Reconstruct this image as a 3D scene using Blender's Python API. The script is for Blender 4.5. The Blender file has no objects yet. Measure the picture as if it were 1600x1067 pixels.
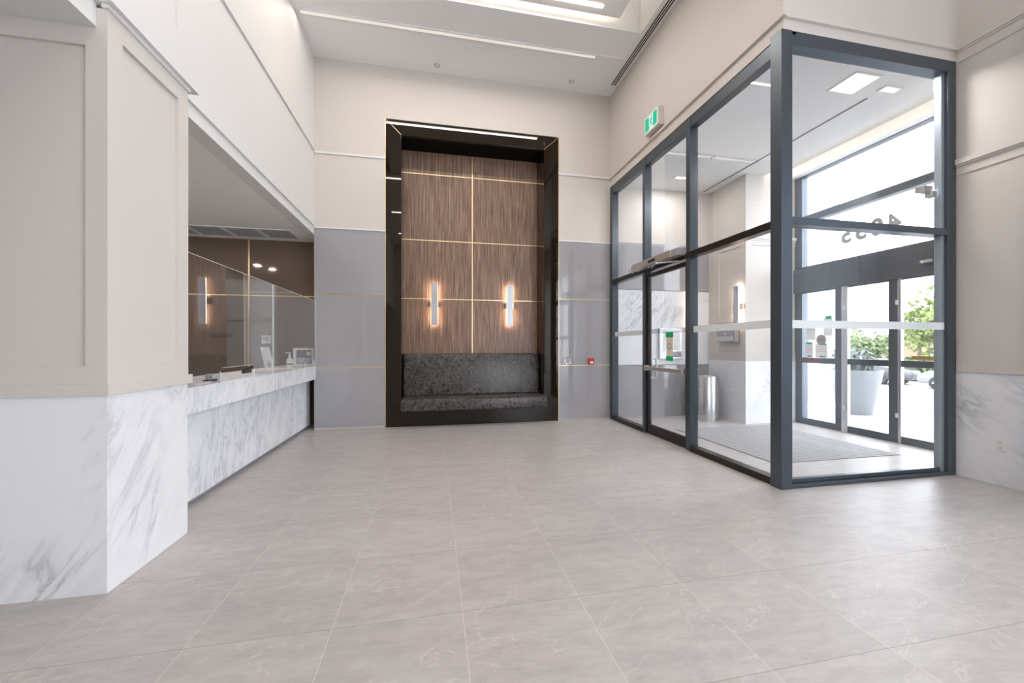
import bpy, bmesh, math, random
from mathutils import Vector, Matrix
random.seed(7)
S = bpy.context.scene
COL = S.collection
PI = math.pi

# ------------------------------------------------------------------ camera
H = 1.33
cam_d = bpy.data.cameras.new('camera')
cam = bpy.data.objects.new('camera', cam_d); COL.objects.link(cam)
cam_d.sensor_width = 36.0
cam_d.lens = 36.0 * 609.9 / 1600
cam_d.shift_y = (540.8 - 533.5) / 1600
cam_d.clip_start = 0.05
cam.location = (0, 0, H)
cam.rotation_euler = (PI / 2, 0, -math.radians(11.38))
S.camera = cam
S.view_settings.view_transform = 'Standard'
S.view_settings.look = 'None'
S.view_settings.gamma = 1
S.view_settings.exposure = 0.42
S.view_settings.use_curve_mapping = False

# ------------------------------------------------------------------ sky and daylight
W = bpy.data.worlds.new('world'); S.world = W; W.use_nodes = True
bg = W.node_tree.nodes['Background']
bg.inputs[0].default_value = (0.895, 0.94, 1.0, 1)
bg.inputs[1].default_value = 7.0

def portal(loc, rot, sx, sy):
    l = bpy.data.lights.new('window_portal', 'AREA'); l.shape = 'RECTANGLE'
    l.size = sx; l.size_y = sy; l.cycles.is_portal = True
    o = bpy.data.objects.new('window_portal', l); COL.objects.link(o)
    o.location = loc; o.rotation_euler = rot
portal((6.36, 4.65, 2.15), (0, PI / 2, 0), 4.3, 2.4)          # entrance glazing, daylight enters towards -x
portal((5.45, -0.9, 2.2), (0, PI / 2, 0), 4.1, 6.0)           # tall side windows
portal((4.1, -5.25, 2.2), (-PI / 2, 0, 0), 2.2, 4.1)          # added window behind the camera, brightens the surfaces facing it

def lamp(name, loc, rot, sx, sy, power, col, spread=PI):
    l = bpy.data.lights.new(name, 'AREA'); l.shape = 'RECTANGLE'; l.size = sx; l.size_y = sy
    l.energy = power; l.color = col; l.spread = spread
    o = bpy.data.objects.new(name, l); COL.objects.link(o); o.location = loc; o.rotation_euler = rot
    return o
WARM = (1.0, 0.90, 0.80)
lamp('ceiling_strip_light_source', (0.35, 5.79, 5.88), (0, 0, 0), 4.3, 0.05, 9, WARM)
for yy in (4.96, 2.2, -0.6, -3.2):
    lamp('ceiling_panel_light_source', (0.3, yy, 5.93), (0, 0, 0), 3.9, 0.06, 34, WARM)

# ------------------------------------------------------------------ materials
def newmat(name):
    m = bpy.data.materials.new(name); m.use_nodes = True
    n = m.node_tree.nodes; b = n['Principled BSDF']
    return m, n, m.node_tree.links, b
def M(name, col, rough=0.5, metal=0.0, spec=0.5, coat=0.0, emit=None, es=0.0, alpha=None, trans=0.0):
    m, n, l, b = newmat(name)
    b.inputs['Base Color'].default_value = (*col, 1)
    b.inputs['Roughness'].default_value = rough
    b.inputs['Metallic'].default_value = metal
    b.inputs['Specular IOR Level'].default_value = spec
    b.inputs['Coat Weight'].default_value = coat
    b.inputs['Coat Roughness'].default_value = 0.03
    if emit:
        b.inputs['Emission Color'].default_value = (*emit, 1); b.inputs['Emission Strength'].default_value = es
    return m
def N(n, t, **kw):
    x = n.new(t)
    for k, v in kw.items(): setattr(x, k, v)
    return x
def coords(n, l, scale=(1, 1, 1), rot=(0, 0, 0), loc=(0, 0, 0)):
    t = N(n, 'ShaderNodeTexCoord'); mp = N(n, 'ShaderNodeMapping')
    mp.inputs['Scale'].default_value = scale; mp.inputs['Rotation'].default_value = rot; mp.inputs['Location'].default_value = loc
    l.new(t.outputs['Object'], mp.inputs['Vector']); return mp.outputs['Vector']
def noise(n, l, vec, scale, detail=4, rough=0.5, dist=0.0):
    x = N(n, 'ShaderNodeTexNoise'); x.inputs['Scale'].default_value = scale; x.inputs['Detail'].default_value = detail
    x.inputs['Roughness'].default_value = rough; x.inputs['Distortion'].default_value = dist
    l.new(vec, x.inputs['Vector']); return x.outputs['Fac']
def ramp(n, l, fac, stops):
    r = N(n, 'ShaderNodeValToRGB'); e = r.color_ramp.elements
    while len(e) < len(stops): e.new(0.5)
    for el, (p, c) in zip(e, stops):
        el.position = p; el.color = (*c, 1) if len(c) == 3 else c
    l.new(fac, r.inputs['Fac']); return r.outputs['Color']
def mix(n, l, fac, a, b, mode='MIX'):
    x = N(n, 'ShaderNodeMix', data_type='RGBA', blend_type=mode)
    if isinstance(fac, (int, float)): x.inputs[0].default_value = fac
    else: l.new(fac, x.inputs[0])
    for s, v in ((6, a), (7, b)):
        if isinstance(v, tuple): x.inputs[s].default_value = (*v, 1)
        else: l.new(v, x.inputs[s])
    return x.outputs[2]
def mth(n, l, op, a, b=None):
    x = N(n, 'ShaderNodeMath', operation=op)
    for i, v in enumerate((a, b)):
        if v is None: continue
        if isinstance(v, (int, float)): x.inputs[i].default_value = v
        else: l.new(v, x.inputs[i])
    return x.outputs[0]
def bump(n, l, b, h, strength, dist=0.01):
    x = N(n, 'ShaderNodeBump'); x.inputs['Strength'].default_value = strength; x.inputs['Distance'].default_value = dist
    l.new(h, x.inputs['Height']); l.new(x.outputs[0], b.inputs['Normal'])

def paint(name, col, rough=0.55):
    m, n, l, b = newmat(name)
    v = coords(n, l, (2, 2, 60)); f = noise(n, l, v, 6, 3)
    c = mix(n, l, f, tuple(k * 0.97 for k in col), tuple(min(1, k * 1.02) for k in col))
    l.new(c, b.inputs['Base Color']); b.inputs['Roughness'].default_value = rough
    bump(n, l, b, f, 0.05, 0.002)
    return m
def marble(name, base, vein, rot, dens=0.62, rough=0.28, sc=1.0):
    m, n, l, b = newmat(name)
    v = coords(n, l, (1, 1, 1), rot)
    mp = N(n, 'ShaderNodeMapping'); mp.inputs['Scale'].default_value = (2.4 * sc, 2.4 * sc, 0.55 * sc); l.new(v, mp.inputs['Vector'])
    a = noise(n, l, mp.outputs[0], 2.2, 9, 0.62, 0.7)
    d = mth(n, l, 'ABSOLUTE', mth(n, l, 'SUBTRACT', a, 0.5))
    vr = ramp(n, l, d, [(0.0, (1, 1, 1)), (0.012, (0.55, 0.55, 0.55)), (0.05, (0, 0, 0))])
    mk = noise(n, l, v, 1.3 * sc, 3, 0.5)
    mk2 = ramp(n, l, mk, [(dens - 0.13, (0, 0, 0)), (dens + 0.07, (1, 1, 1))])
    fine = noise(n, l, mp.outputs[0], 9, 8, 0.7)
    fr = ramp(n, l, fine, [(0.35, (0, 0, 0)), (0.75, (1, 1, 1))])
    vm = mth(n, l, 'MULTIPLY', mk2, mth(n, l, 'ADD', mth(n, l, 'MULTIPLY', vr, 0.75), mth(n, l, 'MULTIPLY', fr, 0.35)))
    cl = noise(n, l, mp.outputs[0], 1.1, 4, 0.5)
    bc = mix(n, l, cl, base, tuple(k * 0.93 for k in base))
    c = mix(n, l, vm, bc, vein)
    l.new(c, b.inputs['Base Color']); b.inputs['Roughness'].default_value = rough
    return m
def glass(name, tint=(0.95, 0.955, 0.96), refl=1.0, ior=1.5):
    m = bpy.data.materials.new(name); m.use_nodes = True; n = m.node_tree.nodes; l = m.node_tree.links
    n.remove(n['Principled BSDF']); out = n['Material Output']
    t = N(n, 'ShaderNodeBsdfTransparent'); t.inputs[0].default_value = (*tint, 1)
    g = N(n, 'ShaderNodeBsdfGlossy'); g.inputs['Roughness'].default_value = 0.0; g.inputs[0].default_value = (refl, refl, refl, 1)
    f = N(n, 'ShaderNodeFresnel'); f.inputs[0].default_value = ior
    ge = N(n, 'ShaderNodeNewGeometry')
    fr = mth(n, l, 'MINIMUM', mth(n, l, 'MULTIPLY', mth(n, l, 'MULTIPLY', f.outputs[0], 1.6), mth(n, l, 'SUBTRACT', 1.0, ge.outputs['Backfacing'])), 1.0)
    x = N(n, 'ShaderNodeMixShader'); l.new(fr, x.inputs[0]); l.new(t.outputs[0], x.inputs[1]); l.new(g.outputs[0], x.inputs[2])
    l.new(x.outputs[0], out.inputs[0]); return m
def emis(name, col, s, base=(0.8, 0.8, 0.8)):
    return M(name, base, 0.5, emit=col, es=s)

m_paint = paint('warm_wall_paint', (0.635, 0.595, 0.56))
m_white = paint('white_daylit_paint', (0.74, 0.735, 0.73))  # white parts; on wall_left the lighter tone stands in for daylight
m_ceil = M('ceiling_paint', (0.86, 0.855, 0.85), 0.7)
m_grey = M('grey_glass_panel', (0.34, 0.335, 0.35), 0.07, spec=0.6, coat=0.3)
m_brown = M('bronze_glass_panel', (0.16, 0.115, 0.085), 0.05, spec=0.7, coat=0.3)
m_black = M('black_mirror_glass', (0.012, 0.007, 0.003), 0.02, spec=0.42)
m_gold = M('brushed_gold', (0.78, 0.62, 0.38), 0.35, 1.0)
m_frame = M('anodised_frame', (0.085, 0.102, 0.122), 0.3, 0.5)
m_dark = M('dark_bronze_frame', (0.035, 0.028, 0.025), 0.3, 0.5)
m_steel = M('brushed_steel', (0.62, 0.62, 0.63), 0.28, 1.0)
m_satin = M('satin_aluminium', (0.62, 0.58, 0.55), 0.4, 0.8)
m_wplas = M('white_plastic', (0.8, 0.8, 0.79), 0.35)
m_gplas = M('grey_plastic', (0.35, 0.35, 0.37), 0.4)
m_bplas = M('black_plastic', (0.02, 0.02, 0.022), 0.35)
m_red = M('red_plastic', (0.5, 0.03, 0.03), 0.35)
m_paper = M('white_paper', (0.85, 0.85, 0.85), 0.6)
m_green = M('green_tape', (0.0, 0.42, 0.16), 0.5)
m_glass = glass('clear_glass')
m_acry = glass('clear_acrylic', (0.90, 0.90, 0.90), 1.0, 1.5)
m_edge = M('polished_acrylic_edge', (0.75, 0.8, 0.8), 0.15)
m_band = M('frosted_vinyl_band', (0.78, 0.82, 0.84), 0.5)
m_marb1 = marble('white_marble', (0.80, 0.81, 0.84), (0.30, 0.32, 0.35), (0.0, 0.0, 0.0))
m_strip = emis('warm_light_diffuser', (1.0, 0.90, 0.80), 0.42, (0.5, 0.5, 0.5))
m_cove = emis('cove_led', (1.0, 0.85, 0.66), 12.0)
m_glow = emis('sconce_led', (1.0, 0.76, 0.56), 14.0)
m_void = M('black_slot', (0.01, 0.01, 0.01), 0.8)

def rotated_marble(name, ang, **k):      # veins leaning in the wall's own plane
    return marble(name, (0.85, 0.865, 0.90), (0.40, 0.42, 0.46), ang, **k)
m_marb_x = rotated_marble('marble_side_face', (math.radians(32), 0, 0), dens=0.60)
m_marb_y = rotated_marble('marble_front_face', (0, math.radians(-38), 0), dens=0.58)
m_marb_r = rotated_marble('marble_right_wall', (math.radians(52), 0, 0), dens=0.56)
m_marb_c = marble('marble_counter', (0.84, 0.86, 0.90), (0.48, 0.51, 0.57), (math.radians(12), 0, 0), dens=0.45, sc=1.6, rough=0.5)

def floor_mat():
    m, n, l, b = newmat('stone_floor_tile')
    T = 0.61
    tc = N(n, 'ShaderNodeTexCoord'); sp = N(n, 'ShaderNodeSeparateXYZ'); l.new(tc.outputs['Object'], sp.inputs[0])
    u = mth(n, l, 'DIVIDE', mth(n, l, 'SUBTRACT', sp.outputs[0], 0.143 - T * 40), T)
    v = mth(n, l, 'DIVIDE', mth(n, l, 'SUBTRACT', sp.outputs[1], 1.358 - 0.607 * 40), 0.607)
    iu = mth(n, l, 'FLOOR', u); iv = mth(n, l, 'FLOOR', v)
    cb = N(n, 'ShaderNodeCombineXYZ'); l.new(iu, cb.inputs[0]); l.new(iv, cb.inputs[1])
    wn = N(n, 'ShaderNodeTexWhiteNoise', noise_dimensions='3D'); l.new(cb.outputs[0], wn.inputs[0])
    off = N(n, 'ShaderNodeVectorMath', operation='SCALE'); l.new(wn.outputs['Color'], off.inputs[0]); off.inputs['Scale'].default_value = 13
    add = N(n, 'ShaderNodeVectorMath', operation='ADD'); l.new(tc.outputs['Object'], add.inputs[0]); l.new(off.outputs[0], add.inputs[1])
    mp = N(n, 'ShaderNodeMapping'); mp.inputs['Rotation'].default_value = (0, 0, 0.35); mp.inputs['Scale'].default_value = (0.6, 1.7, 1)
    l.new(add.outputs[0], mp.inputs[0]); vec = mp.outputs[0]
    cloud = noise(n, l, vec, 2.0, 6, 0.62, 0.5)
    c = ramp(n, l, cloud, [(0.28, (0.37, 0.350, 0.350)), (0.5, (0.44, 0.42, 0.415)), (0.74, (0.53, 0.51, 0.495))])
    a = noise(n, l, vec, 1.3, 6, 0.55, 0.1)
    vein = ramp(n, l, mth(n, l, 'ABSOLUTE', mth(n, l, 'SUBTRACT', a, 0.5)), [(0.0, (1, 1, 1)), (0.007, (0, 0, 0))])
    mk = ramp(n, l, noise(n, l, vec, 2.6, 2), [(0.48, (0, 0, 0)), (0.62, (1, 1, 1))])
    c = mix(n, l, mth(n, l, 'MULTIPLY', mth(n, l, 'MULTIPLY', vein, mk), 0.45), c, (0.72, 0.68, 0.64))
    tone = mth(n, l, 'ADD', mth(n, l, 'MULTIPLY', wn.outputs['Value'], 0.07), 0.965)
    c = mix(n, l, 1.0, c, tone, 'MULTIPLY')
    fu = mth(n, l, 'FRACT', u); fv = mth(n, l, 'FRACT', v)
    def edge(f, w):
        return mth(n, l, 'LESS_THAN', mth(n, l, 'MINIMUM', f, mth(n, l, 'SUBTRACT', 1.0, f)), w)
    eu = edge(fu, 0.0034); ev = edge(fv, 0.0028)
    fine = noise(n, l, vec, 9, 8, 0.75, 0.3)
    c = mix(n, l, 0.55, c, ramp(n, l, fine, [(0.25, (0.31, 0.28, 0.275)), (0.5, (0.46, 0.43, 0.42)), (0.75, (0.61, 0.58, 0.56))]))
    warp = N(n, 'ShaderNodeMapping'); warp.inputs['Scale'].default_value = (2.2, 0.8, 1); warp.inputs['Location'].default_value = (5, 3, 0); l.new(vec, warp.inputs[0])
    a2 = noise(n, l, warp.outputs[0], 1.1, 5, 0.5, 0.08)
    vein2 = ramp(n, l, mth(n, l, 'ABSOLUTE', mth(n, l, 'SUBTRACT', a2, 0.52)), [(0.0, (1, 1, 1)), (0.004, (0, 0, 0))])
    c = mix(n, l, mth(n, l, 'MULTIPLY', vein2, 0.35), c, (0.70, 0.66, 0.62))
    c = mix(n, l, mth(n, l, 'MULTIPLY', eu, 0.8), c, (0.66, 0.62, 0.58))
    c = mix(n, l, mth(n, l, 'MULTIPLY', ev, 0.55), c, (0.26, 0.24, 0.23))
    l.new(c, b.inputs['Base Color'])
    j = mth(n, l, 'MAXIMUM', eu, ev)
    l.new(mth(n, l, 'ADD', mth(n, l, 'MULTIPLY', fine, 0.10), 0.34), b.inputs['Roughness'])
    l.new(mth(n, l, 'SUBTRACT', 0.55, mth(n, l, 'MULTIPLY', j, 0.55)), b.inputs['Specular IOR Level'])
    return m
m_floor = floor_mat()

def wood_mat():
    m, n, l, b = newmat('zebra_wood_veneer')
    v = coords(n, l, (55, 55, 0.9)); f = noise(n, l, v, 1.6, 5, 0.7, 0.4)
    v2 = coords(n, l, (9, 9, 0.35)); g = noise(n, l, v2, 1.2, 3, 0.5, 0.3)
    c = ramp(n, l, f, [(0.36, (0.075, 0.040, 0.027)), (0.5, (0.22, 0.13, 0.09)), (0.62, (0.44, 0.30, 0.22))])
    c = mix(n, l, mth(n, l, 'MULTIPLY', g, 0.45), c, (0.15, 0.08, 0.05))
    l.new(c, b.inputs['Base Color']); b.inputs['Roughness'].default_value = 0.38
    return m
m_wood = wood_mat()
def leather_mat():
    m, n, l, b = newmat('embossed_black_vinyl')
    v = coords(n, l); f = noise(n, l, v, 11, 6, 0.7, 2.2); g = noise(n, l, v, 2.2, 2)
    c = ramp(n, l, f, [(0.4, (0.012, 0.011, 0.011)), (0.64, (0.13, 0.115, 0.11))])
    l.new(c, b.inputs['Base Color'])
    l.new(ramp(n, l, f, [(0.35, (0.24, 0.24, 0.24)), (0.65, (0.36, 0.36, 0.36))]), b.inputs['Roughness'])
    bump(n, l, b, f, 0.35, 0.004); b.inputs['Specular IOR Level'].default_value = 0.45
    return m
m_leather = leather_mat()
def grate_mat():
    m, n, l, b = newmat('entrance_grate')
    v = coords(n, l, (1, 1, 1)); f = noise(n, l, v, 50, 3)
    l.new(mix(n, l, f, (0.36, 0.36, 0.37), (0.48, 0.48, 0.49)), b.inputs['Base Color'])
    b.inputs['Roughness'].default_value = 0.6
    return m
m_grate = grate_mat()
def steel_can():
    m, n, l, b = newmat('brushed_steel_can')
    v = coords(n, l, (40, 40, 0.6)); f = noise(n, l, v, 3, 3)
    l.new(mix(n, l, f, (0.50, 0.50, 0.51), (0.72, 0.72, 0.73)), b.inputs['Base Color'])
    b.inputs['Metallic'].default_value = 1; b.inputs['Roughness'].default_value = 0.27
    return m
m_can = steel_can()
def leaf_mat(name, a, bb):
    m, n, l, b = newmat(name)
    v = coords(n, l); f = noise(n, l, v, 3, 4)
    l.new(mix(n, l, f, a, bb), b.inputs['Base Color']); b.inputs['Roughness'].default_value = 0.6
    return m
m_leaf1 = leaf_mat('tree_leaves', (0.10, 0.16, 0.04), (0.26, 0.30, 0.09))
m_leaf2 = leaf_mat('hedge_leaves', (0.08, 0.13, 0.05), (0.2, 0.24, 0.1))
m_leaf3 = leaf_mat('agave_leaves', (0.07, 0.10, 0.09), (0.16, 0.2, 0.17))
m_bark = M('bark', (0.13, 0.09, 0.06), 0.9)
m_conc = leaf_mat('concrete', (0.30, 0.31, 0.32), (0.36, 0.37, 0.38))
m_road = leaf_mat('asphalt', (0.30, 0.30, 0.31), (0.36, 0.36, 0.36))
m_pave = leaf_mat('sidewalk_concrete', (0.42, 0.42, 0.42), (0.5, 0.5, 0.49))
m_curt = None
def curtain_mat():
    m = bpy.data.materials.new('sheer_curtain'); m.use_nodes = True; n = m.node_tree.nodes; l = m.node_tree.links
    n.remove(n['Principled BSDF']); out = n['Material Output']
    d = N(n, 'ShaderNodeBsdfDiffuse'); d.inputs[0].default_value = (0.75, 0.76, 0.78, 1)
    t = N(n, 'ShaderNodeBsdfTranslucent'); t.inputs[0].default_value = (0.75, 0.77, 0.8, 1)
    x = N(n, 'ShaderNodeMixShader'); x.inputs[0].default_value = 0.5
    l.new(d.outputs[0], x.inputs[1]); l.new(t.outputs[0], x.inputs[2]); l.new(x.outputs[0], out.inputs[0]); return m
m_curt = curtain_mat()

# ------------------------------------------------------------------ mesh helpers
class MB:
    def __init__(s): s.v = []; s.f = []
    def box(s, x0, x1, y0, y1, z0, z1):
        b = len(s.v)
        if x0 > x1: x0, x1 = x1, x0
        if y0 > y1: y0, y1 = y1, y0
        s.v += [(x, y, z) for z in (z0, z1) for y in (y0, y1) for x in (x0, x1)]
        for f in ((0, 2, 3, 1), (4, 5, 7, 6), (0, 1, 5, 4), (2, 6, 7, 3), (0, 4, 6, 2), (1, 3, 7, 5)):
            s.f.append(tuple(b + i for i in f))
        return s
    def prism(s, pts, axis, a0, a1):
        """pts: polygon in the two other axes (in xyz order); extruded along axis from a0 to a1"""
        b = len(s.v); n = len(pts)
        def mk(p, a):
            q = list(p); q.insert(axis, a); return tuple(q)
        s.v += [mk(p, a0) for p in pts] + [mk(p, a1) for p in pts]
        s.f.append(tuple(b + i for i in range(n))[::-1]); s.f.append(tuple(b + n + i for i in range(n)))
        for i in range(n):
            j = (i + 1) % n; s.f.append((b + i, b + j, b + n + j, b + n + i))
        return s
    def lathe(s, c, prof, n=32, axis=2):
        b = len(s.v); k = len(prof)
        for i in range(n):
            a = 2 * PI * i / n
            for r, h in prof:
                p = [r * math.cos(a), r * math.sin(a)]; p.insert(axis, h)
                s.v.append(tuple(p[q] + c[q] for q in range(3)))
        for i in range(n):
            j = (i + 1) % n
            for q in range(k - 1):
                s.f.append((b + i * k + q, b + j * k + q, b + j * k + q + 1, b + i * k + q + 1))
        return s
    def tube(s, pts, r, n=10):
        b = len(s.v); P_ = [Vector(p) for p in pts]; k = len(P_)
        for i, p in enumerate(P_):
            d = (P_[min(i + 1, k - 1)] - P_[max(i - 1, 0)]).normalized()
            u = d.cross(Vector((0, 0, 1)) if abs(d.z) < 0.95 else Vector((1, 0, 0))).normalized(); w = d.cross(u)
            for q in range(n):
                a = 2 * PI * q / n; s.v.append(tuple(p + u * r * math.cos(a) + w * r * math.sin(a)))
        for i in range(k - 1):
            for q in range(n):
                j = (q + 1) % n; s.f.append((b + i * n + q, b + i * n + j, b + (i + 1) * n + j, b + (i + 1) * n + q))
        s.f.append(tuple(b + q for q in range(n))[::-1]); s.f.append(tuple(b + (k - 1) * n + q for q in range(n)))
        return s
    def build(s, name, mat, parent=None, bevel=0.0, smooth=False, seg=2):
        me = bpy.data.meshes.new(name); me.from_pydata(s.v, [], s.f)
        bm = bmesh.new(); bm.from_mesh(me); bmesh.ops.recalc_face_normals(bm, faces=bm.faces)
        if bevel > 0:
            bmesh.ops.bevel(bm, geom=[e for e in bm.edges if e.is_manifold and e.calc_face_angle(0) > 0.5], offset=bevel, segments=seg, profile=0.5, affect='EDGES')
        bm.to_mesh(me); bm.free()
        if smooth:
            for p in me.polygons: p.use_smooth = True
            try: me.set_sharp_from_angle(angle=math.radians(40))
            except Exception: pass
        me.materials.append(mat)
        o = bpy.data.objects.new(name, me); COL.objects.link(o)
        if parent is not None:
            o.parent = parent; o.matrix_parent_inverse = Matrix.Translation(-parent.location)
        return o
def bx(name, x0, x1, y0, y1, z0, z1, mat, parent=None, bevel=0.0, seg=2):
    return MB().box(x0, x1, y0, y1, z0, z1).build(name, mat, parent, bevel, seg=seg)
def thing(name, label, cat, loc=(0, 0, 0), group=None):
    o = bpy.data.objects.new(name, None); COL.objects.link(o); o.location = loc
    o.empty_display_size = 0.1; o['label'] = label; o['category'] = cat
    if group: o['group'] = group
    return o
def tag(o, label, cat, group=None):
    o['label'] = label; o['category'] = cat
    if group: o['group'] = group
    return o
def st(o, label=None, cat=None):
    o['kind'] = 'structure'
    if label: o['label'] = label
    if cat: o['category'] = cat
    return o
def sroot(name, label, cat, loc=(0, 0, 0)):
    o = bpy.data.objects.new(name, None); COL.objects.link(o); o.location = loc; o.empty_display_size = 0.1
    return st(o, label, cat)
def text(name, s, size, mtx, mat, parent, ext=0.001, spacing=1.0, bold=0.0):
    cu = bpy.data.curves.new(name, 'FONT'); cu.body = s; cu.size = size; cu.extrude = ext; cu.offset = bold
    cu.align_x = 'CENTER'; cu.align_y = 'CENTER'; cu.space_character = spacing
    t = bpy.data.objects.new(name + '_curve', cu); COL.objects.link(t)
    dg = bpy.context.evaluated_depsgraph_get(); me = bpy.data.meshes.new_from_object(t.evaluated_get(dg))
    bpy.data.objects.remove(t); bpy.data.curves.remove(cu)
    me.transform(mtx); me.materials.clear(); me.materials.append(mat); me.name = name
    o = bpy.data.objects.new(name, me); COL.objects.link(o)
    if parent is not None:
        o.parent = parent; o.matrix_parent_inverse = Matrix.Translation(-parent.location)
    return o
def basis(origin, xa, ya):
    xa = Vector(xa).normalized(); ya = Vector(ya).normalized(); za = xa.cross(ya)
    m = Matrix((xa, ya, za)).transposed().to_4x4(); m.translation = Vector(origin); return m
def copy_tree(o, parent=None):
    c = o.copy(); COL.objects.link(c)
    if parent is not None:
        c.parent = parent; c.matrix_parent_inverse = o.matrix_parent_inverse.copy()
    for ch in list(o.children): copy_tree(ch, c)
    return c

# ------------------------------------------------------------------ key planes
BW = 6.67          # back wall
LW = -1.85         # left upper wall
PX = -1.717        # left pier face
PY0, PY1 = 2.485, 3.19
GX = 3.18          # glass partition plane (room face)
GY = 3.05          # front glass plane (room face)
RX = 5.30          # right wall
ZC = 5.91          # ceiling
OX = 6.25          # entrance glazing
VC = 4.28          # vestibule ceiling

# ------------------------------------------------------------------ floor and walls
st(bx('floor', -4.3, OX + 0.12, -5.2, 7.5, -0.1, 0, m_floor), 'large format grey beige stone tile floor with pale joints', 'floor')

# back wall around the niche, niche inner x -0.767..2.187, z 0..5.05
b = MB()
b.box(LW, -0.767, BW, BW + 0.14, 0.98 * 0 + 3.2, ZC + 0.1)
b.box(-0.767, 2.187, BW, BW + 0.14, 5.06, ZC + 0.1)
b.box(2.187, GX, BW, BW + 0.14, 3.2, ZC + 0.1)
b.box(LW, -0.767, BW + 0.02, BW + 0.14, 0, 3.2)
b.box(2.187, GX, BW + 0.02, BW + 0.14, 0, 3.2)
wb = st(b.build('wall_back', m_paint), 'warm off white back wall above grey gloss panels', 'wall')
for i, (x0, x1) in enumerate(((LW, -0.769), (2.189, GX - 0.005))):
    for z0, z1 in ((0.035, 0.978), (0.99, 2.168), (2.18, 3.2)):
        bx('grey_gloss_panel', x0, x1, BW, BW + 0.02, z0, z1, m_grey, wb)
    bx('gold_strip', x0, x1, BW - 0.002, BW + 0.02, 0.978, 0.99, m_gold, wb)
    bx('gold_strip', x0, x1, BW - 0.002, BW + 0.02, 2.168, 2.18, m_gold, wb)
    st(bx('trim_1' if i == 0 else 'trim_2', x0, x1, BW - 0.018, BW, 3.2, 3.225, m_white))
    st(bx('trim_3' if i == 0 else 'trim_4', x0, x1, BW - 0.02, BW, 4.385, 4.42, m_white))
bx('gold_edge', -0.775, -0.765, BW - 0.006, BW + 0.02, 0, 5.06, m_gold, wb)
bx('gold_edge', 2.186, 2.196, BW - 0.006, BW + 0.02, 0, 5.06, m_gold, wb)

# left upper wall, header over the reception opening, and the lower pier
b = MB()
b.box(LW - 0.15, LW - 0.015, PY0, BW + 0.14, 3.1, ZC + 0.1).box(LW - 0.015, LW, 3.31, BW, 3.1, ZC).box(LW - 0.015, LW, PY0, 3.31, 3.1, 3.67)
st(b.build('wall_left', m_white), 'tall upper wall above the reception opening, daylight painted in as lighter colour', 'wall')  # same paint as the warm walls; cool daylight put into its lighter colour
st(MB().box(LW, LW + 0.022, PY1, BW, 3.215, 3.25).build('trim_5', m_white))
st(MB().box(LW, LW + 0.022, PY0, BW, 4.41, 4.45).build('trim_6', m_white))
b = MB()
b.box(-4.3, PX - 0.02, PY0 + 0.02, PY1, 1.0, 3.2)
# raised stiles and rails: side face (x = PX)
for (y0, y1, z0, z1) in ((PY0, 2.591, 1.07, 3.14), (3.082, PY1, 1.07, 3.14), (2.591, 3.082, 3.03, 3.14), (2.591, 3.082, 1.07, 1.224)):
    b.box(PX - 0.02, PX, y0, y1, z0, z1)
# front face (y = PY0)
for (x0, x1, z0, z1) in ((-1.817, PX - 0.02, 1.07, 3.14), (-3.6, -1.817, 2.935, 3.14), (-3.6, -1.817, 1.07, 1.224), (-4.3, -3.6, 1.07, 3.14)):
    b.box(x0, x1, PY0, PY0 + 0.02, z0, z1)
st(b.build('wall_pier', m_paint), 'panelled pier between lobby corner and reception counter', 'wall')
st(MB().box(PX - 0.02, PX - 0.004, PY0 + 0.0205, PY1, 0, 1.066).box(PX - 0.0045, PX - 0.004, PY0 + 0.003, PY0 + 0.0205, 0, 1.066).build('baseboard_pier', m_marb_x), 'tall white marble dado on the side of the pier', 'dado')
st(MB().box(-4.3, PX - 0.0045, PY0 + 0.003, PY0 + 0.02, 0, 1.066).box(-4.3, PX - 0.02, PY0 + 0.02, PY1, 0, 1.066).build('baseboard_left', m_marb_y), 'tall white marble dado under the beige panel', 'dado')
st(MB().box(-4.3, PX + 0.012, PY0 - 0.012, PY0 + 0.01, 1.066, 1.128).box(PX - 0.02, PX + 0.012, PY0 + 0.01, PY1 + 0.03, 1.066, 1.128).build('trim_8', m_paint))
st(MB().box(-1.77, PX + 0.03, PY0 - 0.03, PY0 + 0.02, 3.16, 3.2).box(PX - 0.02, PX + 0.012, PY0 - 0.012, PY1 + 0.01, 3.14, 3.165).box(LW, PX + 0.04, PY0 - 0.03, PY1 + 0.06, 3.165, 3.2).build('trim_9', m_white))
# bulkhead dropping in front of the left bay
st(bx('wall_bulkhead', -4.3, -1.766, -5.1, PY0 - 0.001, 3.037, ZC + 0.1, m_white), 'white bulkhead dropping above the left bay', 'wall')

# reception nook
st(bx('wall_nook', -4.3, LW, 7.2, 7.3, 0, 3.2, m_brown), 'bronze gloss panel wall behind the reception counter', 'wall')
wn = bpy.data.objects['wall_nook']
bx('gold_strip', -3.005, -2.985, 7.19, 7.2, 0, 3.1, m_gold, wn)
bx('gold_strip', -4.3, LW, 7.19, 7.2, 2.165, 2.18, m_gold, wn)
st(bx('wall_nook_left', -4.4, -4.3, -5.2, 7.3, 0, 6.1, m_paint))
st(bx('wall_nook_end', LW - 0.003, LW + 0.08, BW + 0.145, 7.3, 0, 3.2, m_grey))
st(MB().box(-4.3, LW - 0.15, PY1, 7.3, 3.1, 3.2).box(LW - 0.15, LW + 0.09, BW + 0.14, 7.3, 3.1, 3.2).build('ceiling_nook', m_ceil), 'low grey ceiling over the reception desk', 'ceiling')

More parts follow.
